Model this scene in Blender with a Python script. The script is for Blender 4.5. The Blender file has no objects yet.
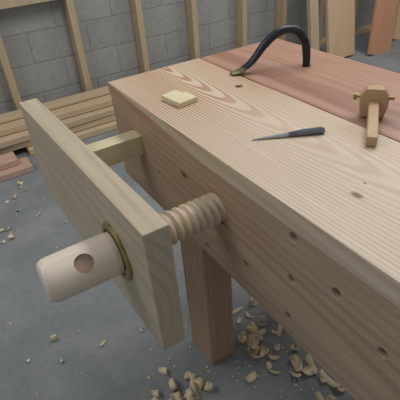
import bpy, bmesh, math, random
from mathutils import Vector, Matrix, Euler
random.seed(7)
S=bpy.context.scene
COL=bpy.context.collection
def lin(c):
    return tuple(((x/255)/12.92 if x/255<=.04045 else ((x/255+.055)/1.055)**2.4) for x in c)+(1,)
# ---------------------------------------------------------------- materials
def newmat(name):
    m=bpy.data.materials.new(name);m.use_nodes=True
    nt=m.node_tree
    return m,nt,nt.nodes['Principled BSDF']
def N(nt,t,**k):
    n=nt.nodes.new(t)
    for a,b in k.items(): setattr(n,a,b)
    return n
def mixc(nt,fac,a,b,mode='MIX'):
    n=N(nt,'ShaderNodeMix',data_type='RGBA',blend_type=mode)
    for sock,val in ((n.inputs[0],fac),(n.inputs[6],a),(n.inputs[7],b)):
        if isinstance(val,bpy.types.NodeSocket): nt.links.new(val,sock)
        else: sock.default_value=val
    return n.outputs[2]
def ramp(nt,inp,stops):
    r=N(nt,'ShaderNodeValToRGB')
    e=r.color_ramp.elements
    while len(e)<len(stops): e.new(.5)
    for i,(p,c) in enumerate(stops):
        e[i].position=p;e[i].color=c
    nt.links.new(inp,r.inputs[0]);return r.outputs[0]
def wood(name,light,dark,axis='X',ring=.008,loc=(0,0,0),rot=(0,0,0),amount=.6,distort=2.0,rough=.55,knots=(),blotch=None,sharp=(.45,.95),fine=.25,fade=None):
    m,nt,p=newmat(name)
    tc=N(nt,'ShaderNodeTexCoord')
    m1=N(nt,'ShaderNodeMapping',vector_type='POINT')
    m1.inputs['Location'].default_value=loc
    m1.inputs['Rotation'].default_value=rot
    nt.links.new(tc.outputs['Object'],m1.inputs[0])
    m2=N(nt,'ShaderNodeMapping')
    sc=[1,1,1];i='XYZ'.index(axis);sc[i]=.08
    m2.inputs['Scale'].default_value=sc
    nt.links.new(m1.outputs[0],m2.inputs[0])
    w=N(nt,'ShaderNodeTexWave',wave_type='RINGS',rings_direction=axis,wave_profile='SIN')
    w.inputs['Scale'].default_value=2*math.pi/(20*ring)
    w.inputs['Distortion'].default_value=distort
    w.inputs['Detail'].default_value=2
    w.inputs['Detail Scale'].default_value=.35
    nt.links.new(m2.outputs[0],w.inputs['Vector'])
    g=ramp(nt,w.outputs['Fac'],[(sharp[0],(0,0,0,1)),(sharp[1],(1,1,1,1))])
    nm=N(nt,'ShaderNodeTexNoise');nm.inputs['Scale'].default_value=9
    nt.links.new(m2.outputs[0],nm.inputs['Vector'])
    mm=N(nt,'ShaderNodeMapRange');mm.inputs[1].default_value=.35;mm.inputs[2].default_value=.65
    mm.inputs[3].default_value=.3;mm.inputs[4].default_value=1
    nt.links.new(nm.outputs[0],mm.inputs[0])
    mu=N(nt,'ShaderNodeMath',operation='MULTIPLY');nt.links.new(g,mu.inputs[0]);nt.links.new(mm.outputs[0],mu.inputs[1])
    mu2=N(nt,'ShaderNodeMath',operation='MULTIPLY');nt.links.new(mu.outputs[0],mu2.inputs[0]);mu2.inputs[1].default_value=amount
    if fade:
        sx=N(nt,'ShaderNodeSeparateXYZ');nt.links.new(tc.outputs['Object'],sx.inputs[0])
        fr=N(nt,'ShaderNodeMapRange',interpolation_type='SMOOTHSTEP')
        fr.inputs[1].default_value=fade[0];fr.inputs[2].default_value=fade[1];fr.inputs[3].default_value=1;fr.inputs[4].default_value=fade[2]
        nt.links.new(sx.outputs[i],fr.inputs[0])
        mu3=N(nt,'ShaderNodeMath',operation='MULTIPLY');nt.links.new(mu2.outputs[0],mu3.inputs[0]);nt.links.new(fr.outputs[0],mu3.inputs[1]);mu2=mu3
    c=mixc(nt,mu2.outputs[0],lin(light),lin(dark))
    m3=N(nt,'ShaderNodeMapping');sc=[260,260,260];sc[i]=9;m3.inputs['Scale'].default_value=sc
    nt.links.new(tc.outputs['Object'],m3.inputs[0])
    nf=N(nt,'ShaderNodeTexNoise');nf.inputs['Scale'].default_value=1;nf.inputs['Detail'].default_value=3
    nt.links.new(m3.outputs[0],nf.inputs['Vector'])
    f=ramp(nt,nf.outputs[0],[(.3,(1-fine,)*3+(1,)),(.7,(1,1,1,1))])
    c=mixc(nt,1.0,c,f,'MULTIPLY')
    nb=N(nt,'ShaderNodeTexNoise');nb.inputs['Scale'].default_value=18;nb.inputs['Detail'].default_value=2
    nt.links.new(m2.outputs[0],nb.inputs['Vector'])
    bl=lin(blotch) if blotch else lin(tuple(int(x*.88) for x in light))
    fb=ramp(nt,nb.outputs[0],[(.45,(0,0,0,1)),(.7,(.5,.5,.5,1))])
    c=mixc(nt,fb,c,bl)
    for (kc,kr) in knots:
        v=N(nt,'ShaderNodeVectorMath',operation='SUBTRACT');nt.links.new(tc.outputs['Object'],v.inputs[0]);v.inputs[1].default_value=kc
        v2=N(nt,'ShaderNodeVectorMath',operation='MULTIPLY');nt.links.new(v.outputs[0],v2.inputs[0])
        s=[1,1,1];s[i]=.6;v2.inputs[1].default_value=s
        l=N(nt,'ShaderNodeVectorMath',operation='LENGTH');nt.links.new(v2.outputs[0],l.inputs[0])
        mr=N(nt,'ShaderNodeMapRange',interpolation_type='SMOOTHSTEP')
        mr.inputs[1].default_value=kr*.5;mr.inputs[2].default_value=kr*1.5;mr.inputs[3].default_value=.85;mr.inputs[4].default_value=0
        nt.links.new(l.outputs['Value'],mr.inputs[0])
        c=mixc(nt,mr.outputs[0],c,lin((96,60,40)))
    nt.links.new(c,p.inputs['Base Color'])
    p.inputs['Roughness'].default_value=rough
    b=N(nt,'ShaderNodeBump');b.inputs['Strength'].default_value=.12;b.inputs['Distance'].default_value=.002
    nt.links.new(nf.outputs[0],b.inputs['Height']);nt.links.new(b.outputs[0],p.inputs['Normal'])
    return m
def metal(name,c,rough=.4,met=.8,noise=.3):
    m,nt,p=newmat(name)
    tc=N(nt,'ShaderNodeTexCoord');n=N(nt,'ShaderNodeTexNoise');n.inputs['Scale'].default_value=60;n.inputs['Detail'].default_value=4
    nt.links.new(tc.outputs['Object'],n.inputs['Vector'])
    r=ramp(nt,n.outputs[0],[(.3,lin(tuple(int(x*(1-noise)) for x in c))),(.7,lin(c))])
    nt.links.new(r,p.inputs['Base Color']);p.inputs['Metallic'].default_value=met;p.inputs['Roughness'].default_value=rough
    return m

M_top=wood('pine_top_front',(212,194,170),(158,92,50),ring=.0072,loc=(0,-.17,-.842),rot=(0,math.radians(-4.2),0),amount=1.25,distort=3.0,rough=.45,
           knots=[((.75,.10,.86),.006),((.735,.135,.86),.002)],blotch=(196,174,148),sharp=(.38,.78),fine=.16,fade=(.2,.52,.24))
M_red=wood('fir_top_rear',(180,140,118),(126,80,60),ring=.008,loc=(0,-.36,-.60),amount=.7,distort=2.5,rough=.42,blotch=(164,120,100),fine=.22)
M_apron=wood('pine_apron',(182,156,130),(138,104,78),ring=.016,loc=(0,.05,-.66),rot=(0,0,math.radians(2.0)),amount=.45,distort=3.0,rough=.6,
             knots=[((.38,0,.755),.008),((.25,0,.70),.004),((.60,0,.66),.005),((1.15,0,.7),.008),((.46,0,.61),.005),((.54,0,.655),.003)],blotch=(166,138,112),fine=.2)
M_leg=wood('fir_leg',(182,148,118),(128,92,64),axis='Z',ring=.009,loc=(-.2,.1,0),amount=.6,rough=.65)
M_chop=wood('poplar_chop',(194,178,152),(160,142,116),ring=.02,loc=(0,.35,-.70),amount=.4,distort=3,rough=.5,blotch=(178,160,132),fine=.15)
M_guide=wood('poplar_guide',(222,208,172),(196,178,138),axis='Y',ring=.012,loc=(-.1,0,-.7),amount=.4,fine=.12)
M_maple=wood('maple_hub',(228,212,192),(204,182,158),axis='Y',ring=.006,loc=(-.47,0,-.70),amount=.3,rough=.4,fine=.06,blotch=(220,202,180))
M_screw=wood('maple_screw',(212,192,166),(188,164,136),axis='Y',ring=.006,loc=(-.47,0,-.70),amount=.3,rough=.45,fine=.08)
M_hole=wood('bored_wood',(198,170,146),(172,142,116),axis='X',ring=.006,loc=(-.47,0,-.70),amount=.3,rough=.5,fine=.1)
M_stud=wood('spruce_stud',(204,182,148),(166,136,102),axis='Z',ring=.012,loc=(.4,0,0),amount=.4,rough=.7)
M_pile=wood('spruce_lumber',(210,186,152),(172,138,104),axis='Y',ring=.012,loc=(1.4,0,.1),amount=.45,rough=.7)
M_pink=wood('fir_offcut',(208,174,154),(170,124,104),axis='Y',ring=.01,loc=(1.2,0,.1),amount=.5,rough=.7)
M_plank=wood('pine_plank',(222,188,150),(178,134,98),axis='Z',ring=.012,loc=(1.4,-2,0),amount=.5,rough=.7)
M_plankr=wood('fir_plank',(206,150,116),(160,104,76),axis='Z',ring=.012,loc=(1.4,-2.5,0),amount=.5,rough=.7)
M_gauge=wood('beech_gauge',(196,162,124),(154,114,80),axis='Y',ring=.004,loc=(-.5,-.2,-.8),amount=.4,rough=.4)
M_block=wood('poplar_block',(224,212,174),(196,180,136),ring=.006,loc=(0,0,-.8),amount=.3,rough=.6,fine=.1)
M_shav=wood('shaving_wood',(230,210,174),(204,174,134),ring=.01,amount=.3,rough=.7,fine=.1)
M_iron=metal('black_iron',(60,64,70),.38,.6)
M_worn=metal('worn_iron',(150,142,110),.4,.6)
M_steel=metal('tool_steel',(112,118,128),.3,.5,.2)
M_blade=metal('ground_steel',(178,184,190),.3,.5,.15)
M_brass=metal('aged_brass',(186,166,108),.42,.7)
M_galv=metal('galvanised_steel',(150,156,158),.45,.7,.15)

def wallmat():
    m,nt,p=newmat('painted_block')
    tc=N(nt,'ShaderNodeTexCoord');s=N(nt,'ShaderNodeSeparateXYZ');c=N(nt,'ShaderNodeCombineXYZ')
    nt.links.new(tc.outputs['Object'],s.inputs[0]);nt.links.new(s.outputs[1],c.inputs[0]);nt.links.new(s.outputs[2],c.inputs[1])
    b=N(nt,'ShaderNodeTexBrick');nt.links.new(c.outputs[0],b.inputs['Vector'])
    b.inputs['Scale'].default_value=1;b.inputs['Brick Width'].default_value=.4;b.inputs['Row Height'].default_value=.2
    b.inputs['Mortar Size'].default_value=.007;b.inputs['Mortar Smooth'].default_value=.9
    b.inputs['Color1'].default_value=lin((166,166,162));b.inputs['Color2'].default_value=lin((158,158,155));b.inputs['Mortar'].default_value=lin((144,144,141))
    n=N(nt,'ShaderNodeTexNoise');n.inputs['Scale'].default_value=40;n.inputs['Detail'].default_value=6
    nt.links.new(tc.outputs['Object'],n.inputs['Vector'])
    f=ramp(nt,n.outputs[0],[(.3,(.84,.84,.84,1)),(.65,(1,1,1,1))])
    nt.links.new(mixc(nt,1.0,b.outputs['Color'],f,'MULTIPLY'),p.inputs['Base Color'])
    p.inputs['Roughness'].default_value=.85
    a=N(nt,'ShaderNodeMath',operation='MULTIPLY_ADD');nt.links.new(b.outputs['Fac'],a.inputs[0]);a.inputs[1].default_value=-1.2
    nt.links.new(n.outputs[0],a.inputs[2])
    bm=N(nt,'ShaderNodeBump');bm.inputs['Strength'].default_value=.35;bm.inputs['Distance'].default_value=.005
    nt.links.new(a.outputs[0],bm.inputs['Height']);nt.links.new(bm.outputs[0],p.inputs['Normal'])
    return m
M_wall=wallmat()
def floormat():
    m,nt,p=newmat('concrete_floor')
    tc=N(nt,'ShaderNodeTexCoord')
    n=N(nt,'ShaderNodeTexNoise');n.inputs['Scale'].default_value=3.0;n.inputs['Detail'].default_value=6;n.inputs['Roughness'].default_value=.6;n.inputs['Distortion'].default_value=.4
    nt.links.new(tc.outputs['Object'],n.inputs['Vector'])
    c=ramp(nt,n.outputs[0],[(.32,lin((118,122,122))),(.5,lin((130,134,134))),(.68,lin((146,149,147)))])
    n2=N(nt,'ShaderNodeTexNoise');n2.inputs['Scale'].default_value=45;n2.inputs['Detail'].default_value=5
    nt.links.new(tc.outputs['Object'],n2.inputs['Vector'])
    f=ramp(nt,n2.outputs[0],[(.3,(.88,.88,.88,1)),(.6,(1,1,1,1))])
    c=mixc(nt,1.0,c,f,'MULTIPLY')
    v=N(nt,'ShaderNodeTexNoise');v.inputs['Scale'].default_value=170;v.inputs['Detail'].default_value=1
    nt.links.new(tc.outputs['Object'],v.inputs['Vector'])
    d=ramp(nt,v.outputs[0],[(.70,(0,0,0,1)),(.76,(.6,.6,.6,1))])
    c=mixc(nt,d,c,lin((190,182,164)))
    nt.links.new(c,p.inputs['Base Color']);p.inputs['Roughness'].default_value=.55
    bm=N(nt,'ShaderNodeBump');bm.inputs['Strength'].default_value=.15;bm.inputs['Distance'].default_value=.004
    nt.links.new(n2.outputs[0],bm.inputs['Height']);nt.links.new(bm.outputs[0],p.inputs['Normal'])
    return m
M_floor=floormat()

# ---------------------------------------------------------------- geometry helpers
def obj(name,bm,mat,parent=None,smooth=False,bevel=0,segs=2):
    me=bpy.data.meshes.new(name);bmesh.ops.recalc_face_normals(bm,faces=bm.faces);bm.to_mesh(me);bm.free()
    o=bpy.data.objects.new(name,me);COL.objects.link(o)
    for mm in (mat if isinstance(mat,(list,tuple)) else [mat]): me.materials.append(mm)
    if smooth:
        for p in me.polygons: p.use_smooth=True
    if bevel:
        b=o.modifiers.new('bevel','BEVEL');b.width=bevel;b.segments=segs;b.limit_method='ANGLE'
    if parent: o.parent=parent
    return o
def empty(name):
    e=bpy.data.objects.new(name,None);e.empty_display_size=.1;COL.objects.link(e);return e
def bbox(bm,x0,x1,y0,y1,z0,z1,mi=0):
    vs=[bm.verts.new((x,y,z)) for x in(x0,x1) for y in(y0,y1) for z in(z0,z1)]
    for f in((0,1,3,2),(4,6,7,5),(0,4,5,1),(2,3,7,6),(0,2,6,4),(1,5,7,3)):
        bm.faces.new([vs[i] for i in f]).material_index=mi
    return vs
def box(name,x0,x1,y0,y1,z0,z1,mat,parent=None,bevel=.0015):
    bm=bmesh.new();bbox(bm,x0,x1,y0,y1,z0,z1);return obj(name,bm,mat,parent,bevel=bevel)
def frame(d):
    d=Vector(d).normalized();u=d.cross(Vector((0,0,1)))
    if u.length<1e-3:u=Vector((1,0,0))
    u.normalize();return u,u.cross(d).normalized()
def lathe(bm,origin,d,prof,seg=48,cap=True,mi=0):
    o=Vector(origin);d=Vector(d).normalized();u,v=frame(d);rings=[]
    for s,r in prof:
        rings.append([bm.verts.new(o+d*s+(u*math.cos(2*math.pi*k/seg)+v*math.sin(2*math.pi*k/seg))*r) for k in range(seg)])
    for a,b in zip(rings,rings[1:]):
        for k in range(seg):
            bm.faces.new((a[k],a[(k+1)%seg],b[(k+1)%seg],b[k])).material_index=mi
    if cap:
        bm.faces.new(rings[0][::-1]).material_index=mi;bm.faces.new(rings[-1]).material_index=mi
def cutter(name,parts):
    bm=bmesh.new()
    for p in parts:
        if p[0]=='cyl': lathe(bm,p[1],p[2],[(0,p[4]),(p[3],p[4])],seg=32,mi=0)
        else: bbox(bm,*p[1:])
    return obj(name,bm,M_hole)
def cut(o,parts):
    c=cutter('tmp_cut',parts)
    b=o.modifiers.new('bore','BOOLEAN');b.object=c;b.operation='DIFFERENCE';b.solver='EXACT'
    try: b.material_mode='TRANSFER'
    except Exception: pass
    if len(o.modifiers)>1:
        o.modifiers.move(len(o.modifiers)-1,0)
    dg=bpy.context.evaluated_depsgraph_get()
    me=bpy.data.meshes.new_from_object(o.evaluated_get(dg))
    o.modifiers.clear();o.data=me
    bpy.data.objects.remove(c)
    return o

# ---------------------------------------------------------------- room
box('floor',-2.15,4.2,-3.2,5.6,-.1,0,M_floor,bevel=0)
box('wall_back',-2.15,-1.99,-3.2,5.6,0,2.7,M_wall,bevel=0)
ys=[-.01,.48,.95,1.40,1.87,2.30,2.74,3.2,-.48,-.95]
for i,y in enumerate(ys):
    box('wall_stud' if i==0 else 'wall_stud.%03d'%i,-1.985,-1.895,y-.002,y+.042,.04,2.6,M_stud)
box('wall_bottom_plate',-1.988,-1.895,-1.4,4.5,0,.038,M_pile,bevel=.002)
e=empty('wall_blocking')
box('block_1',-1.985,-1.895,.042,.476,.775,.815,M_stud,e);box('block_2',-1.985,-1.895,-.436,-.014,.775,.815,M_stud,e)
e=empty('electrical_conduit')
bm=bmesh.new();lathe(bm,(-1.95,2.245,.75),(0,0,1),[(0,.012),(1.4,.012)],16);obj('pipe',bm,M_galv,e,smooth=True)
box('junction_box',-1.975,-1.92,2.19,2.30,.64,.76,M_galv,e,.003)

# lumber pile
e=empty('lumber_pile')
lay=[(-1.85,-1.50,-.12,1.9,0),(-1.85,-1.55,-.9,1.6,.01),(-1.86,-1.535,-1.1,1.7,-.012),(-1.86,-1.60,-1.0,1.8,.016)]
z=.001
for i,(x0,x1,y0,y1,sk) in enumerate(lay):
    t=.040
    xm=(x0+x1)/2
    for j,(xa,xb,ya,yb) in enumerate(((x0,xm-.004,y0,y1),(xm+.004,x1,y0+.05,y1+.1))):
        bm=bmesh.new();vs=bbox(bm,xa,xb,ya,yb,z,z+t)
        for v in vs: v.co.x+=sk*v.co.y
        obj('board_%d'%(2*i+j),bm,M_pile,e,bevel=.004)
    z+=t+.004
box('board_top',-1.80,-1.69,-.9,1.5,z,z+.02,M_pile,e,.003)
e=empty('scrap_boards')
box('offcut_a',-1.44,-1.30,-.75,-.10,.001,.037,M_pink,e,.003)
box('offcut_b',-1.49,-1.36,-.8,-.16,.0385,.074,M_pink,e,.003)
box('offcut_c',-1.49,-1.445,-.85,-.18,.001,.037,M_pile,e,.003)

def plank(name,base,width,top,mat,th=.03,L=2.2):
    b=Vector(base);t=Vector(top);d=(t-b).normalized();w=Vector((0,1,0));w=(w-d*w.dot(d)).normalized();n=d.cross(w).normalized()
    if n.x<0:n=-n
    bm=bmesh.new();vs=[]
    for s in(0,L):
        for a in(0,width):
            for c in(0,th): vs.append(bm.verts.new(b+d*s+w*a+n*c))
    for f in((0,1,3,2),(4,6,7,5),(0,4,5,1),(2,3,7,6),(0,2,6,4),(1,5,7,3)): bm.faces.new([vs[i] for i in f])
    return obj(name,bm,mat,bevel=.003)
plank('leaning_plank',(-1.50,2.46,.012),.31,(-1.83,2.44,2.1),M_plank)
plank('leaning_plank.001',(-1.40,2.84,.014),.27,(-1.83,3.40,2.0),M_plankr)
plank('leaning_plank.002',(-1.55,2.30,.012),.09,(-1.85,2.28,2.1),M_stud,.04)
plank('leaning_plank.003',(-1.56,3.35,.012),.28,(-1.83,3.80,2.0),M_plank)

# ---------------------------------------------------------------- workbench
WB=empty('workbench')
H=.86
top=box('top_board_front',0,2.4,0,.286,H-.038,H,M_top,WB,.0012)
cut(top,[('cyl',(.262,.24,H-.1),(0,0,1),.2,.0095)])
top2=box('top_board_rear',0,2.4,.291,.58,H-.038,H-.001,M_red,WB,.0012)
cut(top2,[('cyl',(.262,.462,H-.1),(0,0,1),.2,.0115)])
SX,SZ=.503,.737
GX0,GX1,GZ0,GZ1=.125,.17,.713,.767
ap=box('apron_front',.003,2.397,.002,.040,.58,H-.0395,M_apron,WB,.0012)
holes=[(.721,.807),(.723,.717),(.815,.765),(.722,.624),(.903,.725),(1.0,.80),(1.08,.68)]
cut(ap,[('cyl',(SX,-.1,SZ),(0,1,0),.25,.034),('box',GX0-.003,GX1+.003,-.1,.1,GZ0-.003,GZ1+.003)]+[('cyl',(x,-.1,z),(0,1,0),.25,.0088) for x,z in holes])
box('apron_rear',.003,2.397,.54,.578,.58,H-.0395,M_apron,WB)
for n,(x,y) in enumerate([(.235,.041),(.235,.449),(2.0,.041),(2.0,.449)]):
    box('leg_%d'%(n+1),x,x+.125,y,y+.09,0,H-.0395,M_leg,WB,.003)
for n,x in enumerate((.05,1.1,2.3)):
    box('bearer_%d'%(n+1),x,x+.038,.042,.538,H-.13,H-.0395,M_apron,WB)

# ---------------------------------------------------------------- vise
V=empty('wooden_bench_vise')
cy0,cy1=-.208,-.163
bm=bmesh.new();vs=bbox(bm,-.022,.637,cy0,cy1,.595,.86)
for v in vs: v.co.y-=(.637-v.co.x)*.030
chop=obj('chop',bm,M_chop,V,bevel=.0025)
cut(chop,[('cyl',(SX,-.3,SZ),(0,1,0),.25,.0345)])
box('parallel_guide',GX0,GX1,-.185,.14,GZ0,GZ1,M_guide,V,.002)
bm=bmesh.new();seg=48;pitch=.0165;R=.0330;rr=.0258;y0=-.2;y1=.22;st=pitch/10
n=int((y1-y0)/st);rings=[]
for j in range(n+1):
    y=y0+j*st;ring=[]
    for k in range(seg):
        ph=((y-y0)/pitch+k/seg)%1.0
        t=abs(ph-.5)*2
        if t<.3:r=R
        elif t<.85:r=R-(R-rr)*(t-.3)/.55
        else:r=rr
        a=2*math.pi*k/seg
        ring.append(bm.verts.new((SX+r*math.cos(a),y,SZ+r*math.sin(a))))
    rings.append(ring)
for a,b in zip(rings,rings[1:]):
    for k in range(seg): bm.faces.new((a[k],a[(k+1)%seg],b[(k+1)%seg],b[k]))
bm.faces.new(rings[0]);bm.faces.new(rings[-1])
obj('screw_thread',bm,M_screw,V)
fy=cy0-(.637-SX)*.030
bm=bmesh.new();lathe(bm,(SX,fy+.003,SZ),(0,-1,0),[(0,.0575),(.006,.0575),(.0075,.056),(.0078,.046),(.005,.045)],64)
obj('brass_garter',bm,M_brass,V)
bm=bmesh.new()
hl=.132
lathe(bm,(SX,fy-.004,SZ),(0,-1,0),[(0,.037),(.002,.039),(.01,.0405),(hl*.5,.0405),(hl*.85,.040),(hl*.92,.0388),(hl*.965,.036),(hl*.99,.032),(hl,.027)],96)
hub=obj('hub',bm,M_maple,V)
ang=math.radians(46);dx,dz=math.cos(ang),math.sin(ang);hy=fy-.004-.062
cut(hub,[('cyl',(SX+dx*.029,hy,SZ+dz*.029),(dx,0,dz),.2,.0165)])
wn=hub.modifiers.new('bev','BEVEL');wn.width=.0015;wn.segments=3;wn.limit_method='ANGLE';wn.angle_limit=math.radians(50)

# ---------------------------------------------------------------- bench-top objects
HF=empty('holdfast')
pts=[(.184,.272,H+.004),(.192,.292,H+.007),(.200,.312,H+.018),(.206,.33,.893),(.215,.355,.924),(.224,.383,.947),(.233,.415,.956),(.245,.442,.947),(.255,.458,.922),(.260,.462,.890),(.262,.462,H),(.262,.462,.80)]
def sweep(bm,pts,wh,seg=20,sub=6):
    P=[Vector(p) for p in pts];Q=[];W=[]
    for i in range(len(P)-1):
        p0=P[max(i-1,0)];p1=P[i];p2=P[i+1];p3=P[min(i+2,len(P)-1)]
        for s in range(sub):
            t=s/sub
            Q.append(.5*((2*p1)+(p2-p0)*t+(2*p0-5*p1+4*p2-p3)*t*t+(3*p1-p0-3*p2+p3)*t**3))
            W.append([wh[i][c]*(1-t)+wh[i+1][c]*t for c in(0,1)])
    Q.append(P[-1]);W.append(wh[-1])
    side=Vector((pts[-1][0]-pts[0][0],pts[-1][1]-pts[0][1],0)).normalized().cross(Vector((0,0,1))).normalized()
    rings=[]
    for i,q in enumerate(Q):
        t=(Q[min(i+1,len(Q)-1)]-Q[max(i-1,0)]).normalized()
        u=(side-t*side.dot(t)).normalized();v=t.cross(u)
        rings.append([bm.verts.new(q+u*math.cos(2*math.pi*k/seg)*W[i][0]+v*math.sin(2*math.pi*k/seg)*W[i][1]) for k in range(seg)])
    for a,b in zip(rings,rings[1:]):
        for k in range(seg): bm.faces.new((a[k],a[(k+1)%seg],b[(k+1)%seg],b[k]))
    bm.faces.new(rings[0]);bm.faces.new(rings[-1])
wh=[(.012,.003),(.017,.004),(.016,.006),(.0125,.0085),(.011,.0105),(.011,.011),(.011,.011),(.011,.011),(.011,.011),(.0105,.0105),(.0098,.0098),(.0098,.0098)]
bm=bmesh.new();sweep(bm,pts,wh);o=obj('bent_bar',bm,[M_iron,M_worn],HF,smooth=True)
for p in o.data.polygons:
    if p.center.z<H+.016 and p.center.y<.32: p.material_index=1

def tool(name,a,b,prof,mat,seg=8):
    a=Vector(a);b=Vector(b);d=(b-a);L=d.length
    bm=bmesh.new();u,v=frame(d);d.normalize();rings=[]
    for s,w,h in prof:
        rings.append([bm.verts.new(a+d*s*L+u*w*math.cos(2*math.pi*(k+.5)/seg)+Vector((0,0,1))*(h+h*math.sin(2*math.pi*(k+.5)/seg))) for k in range(seg)])
    for p,q in zip(rings,rings[1:]):
        for k in range(seg): bm.faces.new((p[k],p[(k+1)%seg],q[(k+1)%seg],q[k]))
    bm.faces.new(rings[0]);bm.faces.new(rings[-1])
    return obj(name,bm,mat)
ch=tool('steel_chisel',(.508,.088,H+.0005),(.572,.212,H+.0005),[(0,.0015,.0008),(.15,.0024,.002),(.4,.004,.0035),(.5,.0046,.0042),(.66,.0062,.0055),(.72,.0068,.006),(.96,.0072,.0065),(1,.0055,.005)],[M_steel,M_blade])
for p in ch.data.polygons:
    if p.center.y<.088+.5*.124: p.material_index=1

bm=bmesh.new()
poly=[(.212,.052),(.284,.060),(.276,.112),(.232,.108),(.228,.098),(.204,.094)]
b=[bm.verts.new((x,y,H+.0003)) for x,y in poly];t=[bm.verts.new((x,y,H+.0125)) for x,y in poly]
bm.faces.new(b[::-1]);bm.faces.new(t)
for i in range(len(poly)): bm.faces.new((b[i],b[(i+1)%len(poly)],t[(i+1)%len(poly)],t[i]))
obj('wood_block',bm,M_block,bevel=.001)

G=empty('marking_gauge')
gd=Vector((.09,-.11,0)).normalized()
gs=Vector((-gd.y,gd.x,0))
gc=Vector((.578,.338,H))
def loc2(s,w,z): return gc+gd*s+gs*w+Vector((0,0,z))
bm=bmesh.new()
prof=[(-.022,.0),(.022,.0),(.027,.026),(.027,.044),(.016,.060),(-.016,.060),(-.027,.044),(-.027,.026)]
A=[bm.verts.new(loc2(-.012,w,z+.0005)) for w,z in prof];B=[bm.verts.new(loc2(.012,w,z+.0005)) for w,z in prof]
bm.faces.new(A);bm.faces.new(B)
for i in range(len(prof)): bm.faces.new((A[i],A[(i+1)%len(prof)],B[(i+1)%len(prof)],B[i]))
obj('fence',bm,M_gauge,G,bevel=.003,segs=3)
bm=bmesh.new();vs=[]
for s,zz in((-.05,.034),(.135,.0105)):
    for w in(-.0095,.0095):
        for h in(-.0095,.0095): vs.append(bm.verts.new(loc2(s,w,zz+h)))
for f in((0,1,3,2),(4,6,7,5),(0,4,5,1),(2,3,7,6),(0,2,6,4),(1,5,7,3)): bm.faces.new([vs[i] for i in f])
obj('stem',bm,M_gauge,G,bevel=.002)
bm=bmesh.new();lathe(bm,loc2(0,-.026,.040),-gs,[(0,.003),(.006,.003),(.0062,.007),(.013,.007),(.0135,.006)],20)
lathe(bm,loc2(0,.026,.040),gs,[(0,.004),(.010,.004),(.011,.003)],16)
obj('thumb_screw',bm,M_brass,G)

# ---------------------------------------------------------------- shavings
bm=bmesh.new()
def rnd(a,b): return random.uniform(a,b)
def curl(c,w,r,turns,az,tilt,grow=.3,skew=.15):
    n=max(6,int(14*turns));R=Euler((tilt,rnd(-.5,.5),az)).to_matrix();pts=[]
    for i in range(n+1):
        a=-math.pi/2-math.pi*turns+2*math.pi*turns*i/n;rr=r*(1+grow*i/n)
        ww=w*(.55+.45*math.sin(math.pi*min(1,max(0,(i+.5)/(n+1)))))
        for s in(-.5,.5): pts.append(R@Vector((s*ww+skew*w*i/n*4,rr*math.cos(a),rr*math.sin(a))))
    mz=min(p.z for p in pts)
    vs=[bm.verts.new(Vector(c)+p-Vector((0,0,mz-.0008))) for p in pts]
    for i in range(n): bm.faces.new((vs[2*i],vs[2*i+1],vs[2*i+3],vs[2*i+2]))
def shaving(x,y,s):
    k=random.random()
    if k<.5: curl((x,y,0),rnd(.7,1.3)*s,s*rnd(.8,1.8),rnd(.12,.28),rnd(0,6.3),rnd(-.3,.3),.3,rnd(-.1,.15))
    elif k<.88: curl((x,y,0),rnd(.8,1.3)*s,s*rnd(.4,.7),rnd(.45,.85),rnd(0,6.3),rnd(-.9,.9),.5)
    else: curl((x,y,0),rnd(.5,.9)*s,s*rnd(.3,.5),rnd(1.1,1.6),rnd(0,6.3),rnd(-.5,.5),.7,.12)
cl=[(-.80,-.40,.07,10,.018),(-1.15,-.22,.05,6,.016),(.38,-.07,.035,9,.026),(.40,-.16,.05,5,.022),(.38,.19,.045,18,.023),(.31,.30,.06,12,.022),(.58,.27,.05,12,.027),(.70,.28,.07,10,.026),(-.03,-.36,.005,1,.020),
    (-.1,.1,.3,5,.010),(-.4,-.2,.4,5,.010),(.2,-.2,.15,6,.010),(.9,.35,.2,8,.016),(.45,.40,.2,10,.018)]
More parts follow.
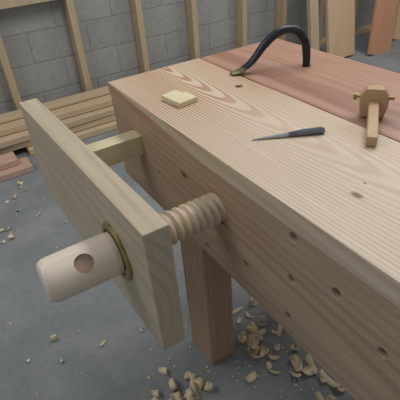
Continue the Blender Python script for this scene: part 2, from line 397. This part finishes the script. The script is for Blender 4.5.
for cx,cy,sp,n,r in cl:
    for i in range(n):
        x=random.gauss(cx,sp);y=random.gauss(cy,sp)
        if .20<x<.40 and .0<y<.17: y=.17+rnd(0,.06)
        if x<-1.2 and y>-.9: x=-1.2+rnd(0,.1)
        shaving(x,y,r)
for i in range(400):
    if random.random()<.3: x=rnd(-1.2,1.0);y=rnd(-.6,.7)
    else: x=random.gauss(.45,.18);y=random.gauss(.14,.18)
    if .22<x<.37 and .03<y<.14: continue
    s=rnd(.0015,.0045)
    curl((x,y,0),s*1.5,s*2,.12,rnd(0,6.3),rnd(-.2,.2),.3,0)
o=obj('wood_shavings',bm,M_shav,smooth=True)
sm=o.modifiers.new('thick','SOLIDIFY');sm.thickness=.0004

# ---------------------------------------------------------------- lights
def area(name,loc,rot,sx,sy,power,col):
    l=bpy.data.lights.new(name,'AREA');l.shape='RECTANGLE';l.size=sx;l.size_y=sy;l.energy=power;l.color=col
    o=bpy.data.objects.new(name,l);o.location=loc;o.rotation_euler=rot;COL.objects.link(o);return o
area('ceiling_fixture',(.1,1.0,2.6),(0,0,0),1.6,.5,29,(1,.985,.96))
area('ceiling_fixture.001',(-.6,-1.4,2.6),(0,0,0),1.2,.6,19,(.98,.99,1))
area('added_back_fill',(-.4,2.9,2.6),(0,0,0),1.2,.4,22,(1,.985,.96))  # added fill lamp, not a real fixture: brightens the leaning planks at the back
w=bpy.data.worlds.new('room_ambient');S.world=w;w.use_nodes=True
w.node_tree.nodes['Background'].inputs[0].default_value=(.88,.94,1,1);w.node_tree.nodes['Background'].inputs[1].default_value=.34

# ---------------------------------------------------------------- camera
cam=bpy.data.cameras.new('camera');co=bpy.data.objects.new('camera',cam);COL.objects.link(co)
cam.sensor_width=36;cam.lens=433/400*36;cam.clip_start=.01
r=Vector((.534,.842,-.069)).normalized();b=Vector((.712,-.405,.574));b=(b-r*b.dot(r)).normalized();u=b.cross(r)
m=Matrix((( r.x,u.x,b.x,1.094),(r.y,u.y,b.y,-.369),(r.z,u.z,b.z,1.2476),(0,0,0,1)))
co.matrix_world=m
S.camera=co
S.view_settings.view_transform='Standard'
